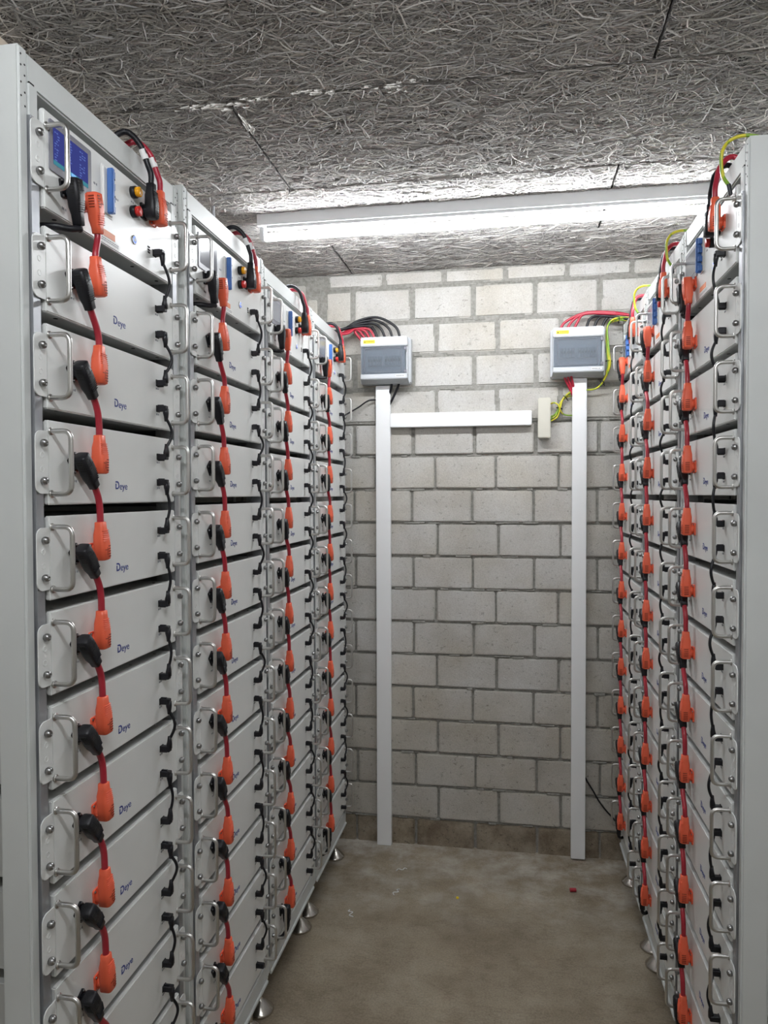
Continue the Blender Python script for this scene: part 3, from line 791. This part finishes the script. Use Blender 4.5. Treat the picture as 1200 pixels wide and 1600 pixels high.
# ------------------------------------------------------------------ on the block wall
def duct_v(label, x0, x1, z0, z1):
    t = thing('cable_duct', label, 'cable duct', 'white cable ducts', ((x0 + x1) / 2, D, z0)); w = (x1 - x0) / 2; h = z1 - z0
    m = MB(); m.box(-w + .001, w - .001, -.034, -.005, 0, h, M['pvc'], .0015, None, 1); m.obj('duct_base', t)
    m = MB(); m.box(-w, w, -.040, -.031, .001, h - .001, M['pvc'], .0022); m.obj('duct_cover', t)
    return t
duct_v('tall white cable duct from left wall box down to the floor', -.589, -.525, .0, 2.042)
duct_v('tall white cable duct from right wall box down to the floor', .252, .311, .006, 2.052)
t = thing('cable_duct', 'short horizontal white cable duct joined to the tall left duct', 'cable duct', 'white cable ducts', (-.22, D, 1.889))
m = MB(); m.box(-.3045, .305, -.034, -.005, -.030, .030, M['pvc'], .0015, None, 1); m.obj('duct_base', t)
m = MB(); m.box(-.304, .304, -.040, -.031, -.031, .031, M['pvc'], .0022); m.obj('duct_cover', t)
t = thing('junction_box', 'small upright cream junction box beside the right cable duct', 'junction box', None, (.136, D, 1.886))
m = MB(); m.box(-.025, .025, -.040, -.005, -.084, .084, M['cream'], .002); m.obj('box_base', t)
m = MB(); m.box(-.026, .026, -.052, -.039, -.085, .085, M['cream'], .0035); m.obj('box_lid', t)

def dist_box(label, x, z, w, h):
    t = thing('distribution_box', label, 'distribution box', 'wall distribution boxes', (x, D, z)); a = w / 2; b_ = h / 2
    m = MB(); m.box(-a - .008, a + .010, -.058, -.004, -b_ - .010, b_ + .002, M['boxgrey'], .005); m.obj('back_box', t)
    m = MB(); fy = -.100                     # cover frame round the door opening
    zd0, zd1 = -b_ + .027, b_ - .040
    m.box(-a, a, fy, -.055, zd1, b_, M['boxgrey'], .003); m.box(-a, a, fy, -.055, zd0 - .022, zd0, M['boxgrey'], .003)
    m.prism([(0, 0)] * 0 or [(-a + .001, zd0 - .0215), (a - .001, zd0 - .0215), (a + .004, -b_ - .006), (-a - .004, -b_ - .006)], -.060, -.056, M['boxshade'])
    m.add([(-a, fy + .003, zd0 - .020), (a, fy + .003, zd0 - .020), (a + .004, -.058, -b_ - .008), (-a - .004, -.058, -b_ - .008)], [(0, 1, 2, 3)], M['boxshade'])
    m.box(-a, -a + .006, -.085, -.055, zd0, zd1, M['boxshade']); m.box(a - .006, a, -.085, -.055, zd0, zd1, M['boxgrey'], .001, None, 1)
    m.box(-a + .004, a - .004, -.064, -.057, zd0, zd1, M['boxshade']); m.obj('cover', t)
    m = MB(); n = 12; u0 = -a + .028; du = (w - .056) / n
    zc = (zd0 + zd1) / 2
    for k in range(n):
        if k in (5,): continue
        m.box(u0 + k * du + .0006, u0 + (k + 1) * du - .0006, -.080, -.062, zc - .020, zc + .020, M['mark'] if k % 4 else M['bezel'], .001, None, 1)
        m.box(u0 + k * du + .003, u0 + (k + 1) * du - .003, -.087, -.078, zc - .004, zc + .006, M['black'], .001, None, 1)
    m.obj('breaker_row', t)
    m = MB(); m.box(-a + .003, a - .010, fy + .001, fy + .005, zd0 + .002, zd1 - .002, M['smoke'], .0015, None, 1)
    m.tube([(px_, fy + .0005, zc + pz_) for px_, pz_ in rrect(a - .022, (zd1 - zd0) / 2 - .008, .006)], .0011, M['bezel'], 6, False, Matrix.Translation((-.004, 0, 0)), True)
    dr = m.obj('door', t)
    m = MB()
    for zq in (zd1 - .012, zd0 + .010): m.box(a - .014, a - .002, fy - .002, fy + .006, zq - .007, zq + .007, M['bezel'], .0015, None, 1)
    m.obj('hinge', dr)
    m = MB(); m.prism([(px_ - a + .038, pz_ + b_ - .020) for px_, pz_ in rrect(.0255, .0075, .003)], fy - .0006, fy + .001, M['yellow'])
    X0 = -a + .0195; Zt = b_ - .020
    m.add([(X0 - .004, fy - .001, Zt - .0035), (X0 + .004, fy - .001, Zt - .0035), (X0, fy - .001, Zt + .0035)], [(0, 1, 2)], M['dark'])
    lb = m.obj('warning_label', t)
    tm = text_mesh('WARNING', .0075, M['dark'], 'lettering'); from_mesh('lettering', tm, lb, (-a + .043, fy - .0008, b_ - .0195))
    m = MB(); m.box(a - .050, a - .008, fy - .0005, fy + .001, zd0 - .0145, zd0 - .0055, M['white'])
    p = a - .047; r = random.Random(3)
    while p < a - .014:
        ww = r.uniform(.002, .0045); m.box(p, p + ww, fy - .0008, fy - .0003, zd0 - .0125, zd0 - .0075, M['mark']); p += ww + .0012
    m.obj('name_label', t)
    return t
dist_box('grey distribution box with smoked door above the left cable duct', -.5425, 2.150, .203, .186)
dist_box('grey distribution box with smoked door above the right cable duct', .2705, 2.157, .203, .190)

def wire(name, label, cat, pts, r, mat, group=None):
    m = MB(); m.tube(smooth_path(pts, 7), r, mat, 10); return tag(m.obj(name), label, cat, group)
wire('control_wire', 'thin black wire curving from the farthest left rack to the left duct', 'wire', [(-.80, 3.09, 1.86), (-.76, 3.15, 1.885), (-.722, 3.196, 1.917), (-.667, 3.212, 1.951), (-.625, 3.218, 1.979), (-.585, 3.228, 1.984)], .0035, M['rubber'])
wire('supply_cable', 'black cable under the left wall box running down behind the duct, left one', 'cable', [(-.515, 3.20, 2.062), (-.520, 3.205, 2.03), (-.532, 3.215, 2.0), (-.548, 3.225, 1.965)], .0055, M['rubber'], 'black cables under the left box')
wire('supply_cable', 'black cable under the left wall box running down behind the duct, right one', 'cable', [(-.482, 3.20, 2.062), (-.488, 3.205, 2.04), (-.508, 3.215, 2.0), (-.528, 3.222, 1.965), (-.55, 3.228, 1.94)], .0055, M['rubber'], 'black cables under the left box')
for k in range(3):
    wire('supply_cable', 'red cable under the right wall box slanting behind the duct, ' + ('upper left', 'middle', 'lower right')[k] + ' one', 'cable',
         [(.215 + .014 * k, 3.195 - .006 * k, 2.070), (.222 + .013 * k, 3.20 - .004 * k, 2.045), (.240 + .009 * k, 3.212, 2.012), (.262 + .004 * k, 3.222, 1.965)], .0052, M['redtop'], 'red cables under the right box')
wire('control_wire', 'thin black wire from the right duct down to the farthest right rack', 'wire', [(.296, 3.232, .39), (.316, 3.226, .345), (.345, 3.215, .30), (.364, 3.206, .268), (.39, 3.196, .235), (.425, 3.185, .20), (.47, 3.12, .17)], .0035, M['rubber'])
loops = [('big looped earth wire, outermost, from duct to cream junction box', [(.262, 3.222, 1.996), (.240, 3.214, 1.992), (.214, 3.214, 1.966), (.202, 3.214, 1.925), (.190, 3.214, 1.890), (.160, 3.215, 1.872)]),
         ('middle looped earth wire from duct to cream junction box', [(.262, 3.224, 1.990), (.236, 3.222, 1.984), (.208, 3.222, 1.958), (.197, 3.222, 1.925), (.184, 3.222, 1.897), (.160, 3.222, 1.882)]),
         ('inner looped earth wire from duct to cream junction box', [(.262, 3.228, 1.982), (.230, 3.229, 1.974), (.203, 3.229, 1.950), (.192, 3.229, 1.918), (.180, 3.229, 1.902), (.160, 3.229, 1.892)]),
         ('small high earth wire loop at the cream junction box', [(.160, 3.222, 1.946), (.178, 3.210, 1.950), (.196, 3.206, 1.938), (.204, 3.208, 1.915), (.222, 3.222, 1.900), (.262, 3.230, 1.896)])]
for lb, pts in loops: wire('earth_wire', 'yellow green ' + lb, 'wire', pts, .0032, M['yg'], 'earth wires at the junction box')
def tie(label, c, axis, r):
    a = Vector(axis).normalized(); u = a.orthogonal().normalized(); v = a.cross(u); c = Vector(c)
    m = MB(); m.tube([c + (u * math.cos(2 * math.pi * k / 16) + v * math.sin(2 * math.pi * k / 16)) * r for k in range(16)], .0016, M['black'], 6, False, None, True)
    m.tube([c + u * r, c + u * (r + .009)], .0018, M['black'], 6); return tag(m.obj('cable_tie'), label, 'cable tie', 'black cable ties')
tie('black cable tie round the earth wires right of the right box', (.3935, 3.168, 2.112), (0, 0, 1), .0125)
tie('black cable tie round the earth wires below the right box', (.370, 3.186, 2.028), (1, .2, 1), .0115)
tie('black cable tie round the earth wires at the top of the right box', (.432, 3.163, 2.276), (1, 0, 0), .0125)
tie('black cable tie high on the earth wire bundle by the cream box', (.224, 3.218, 1.972), (1, 0, 1), .012)
tie('black cable tie low on the earth wire bundle by the cream box', (.1985, 3.218, 1.928), (.2, 0, 1), .012)
m = MB(); m.tube([(-1.0, 2.40, TOP + .0035), (-1.0, 2.40, ZC - .004)], .006, M['galv'], 12); m.lathe([(.011, 0), (.011, .004)], M['galv'], 12, Matrix.Translation((-1.0, 2.40, TOP - .0012)))
tag(m.obj('conduit_pipe'), 'thin grey upright conduit between third left rack and ceiling', 'pipe')

m = MB(); m.box(-.0006, .0006, -.018, .018, -.004, .004, M['white'], .0003, None, 1); o = m.obj('paper_tag'); o.location = (-.6835, 2.052, 1.058); o.rotation_euler = (.18, 0, -.5)
tag(o, 'small white tag sticking out between second and third left racks', 'tag')
# ------------------------------------------------------------------ litter on the floor
m = MB(); m.tube([(-.012, 0, .008), (.012, .004, .008)], .0075, M['red'], 12); o = m.obj('terminal_cap'); o.location = (.24, 2.949, 0); tag(o, 'small red terminal cap lying on the floor', 'cap')
m = MB(); m.box(-.005, .005, -.004, .004, 0, .007, M['yellow'], .0015); o = m.obj('plastic_bit'); o.location = (-.204, 2.828, 0); tag(o, 'tiny yellow plastic bit on the concrete floor', 'litter')
for lb, x, y, a in (('near the foot of the left duct', -.45, 3.004, .5), ('middle of the three left scraps', -.442, 2.83, 1.2), ('nearest to the left racks', -.585, 2.659, 2.)):
    m = MB(); m.tube(smooth_path([(-.022, 0, .002), (-.008, .012, .002), (.004, -.004, .0035), (.018, .010, .002), (.026, .002, .002)], 5), .0018, M['white'], 6)
    o = m.obj('wire_scrap'); o.location = (x, y, 0); o.rotation_euler.z = a; tag(o, 'curled white wire scrap on the floor, ' + lb, 'litter', 'white wire scraps')

# ------------------------------------------------------------------ camera, world, view
cam = bpy.data.cameras.new('camera'); co = bpy.data.objects.new('camera', cam); COL.objects.link(co)
Rv, Uv, Fv = Vector((.98543552, .17002254, -.00302856)), Vector((-.0012783, .02521592, .99968121)), Vector((-.1700447, .9851175, -.025066))
co.matrix_world = Matrix(((Rv.x, Uv.x, -Fv.x, 0), (Rv.y, Uv.y, -Fv.y, 0), (Rv.z, Uv.z, -Fv.z, 1.569), (0, 0, 0, 1)))
cam.sensor_fit = 'VERTICAL'; cam.sensor_height = 36; cam.lens = 1154.122 / 1600 * 36; cam.clip_start = .02
S.camera = co
w = bpy.data.worlds.new('world'); S.world = w; w.use_nodes = True
w.node_tree.nodes['Background'].inputs[0].default_value = (.5, .5, .5, 1); w.node_tree.nodes['Background'].inputs[1].default_value = .02
S.view_settings.view_transform = 'Standard'; S.view_settings.look = 'None'; S.view_settings.gamma = 1; S.view_settings.exposure = .95
S.view_settings.use_curve_mapping = False
S.cycles.max_bounces = 8; S.cycles.diffuse_bounces = 5; S.cycles.glossy_bounces = 4; S.cycles.transparent_max_bounces = 8
S.cycles.use_denoising = True
S.cycles.sample_clamp_indirect = 4.
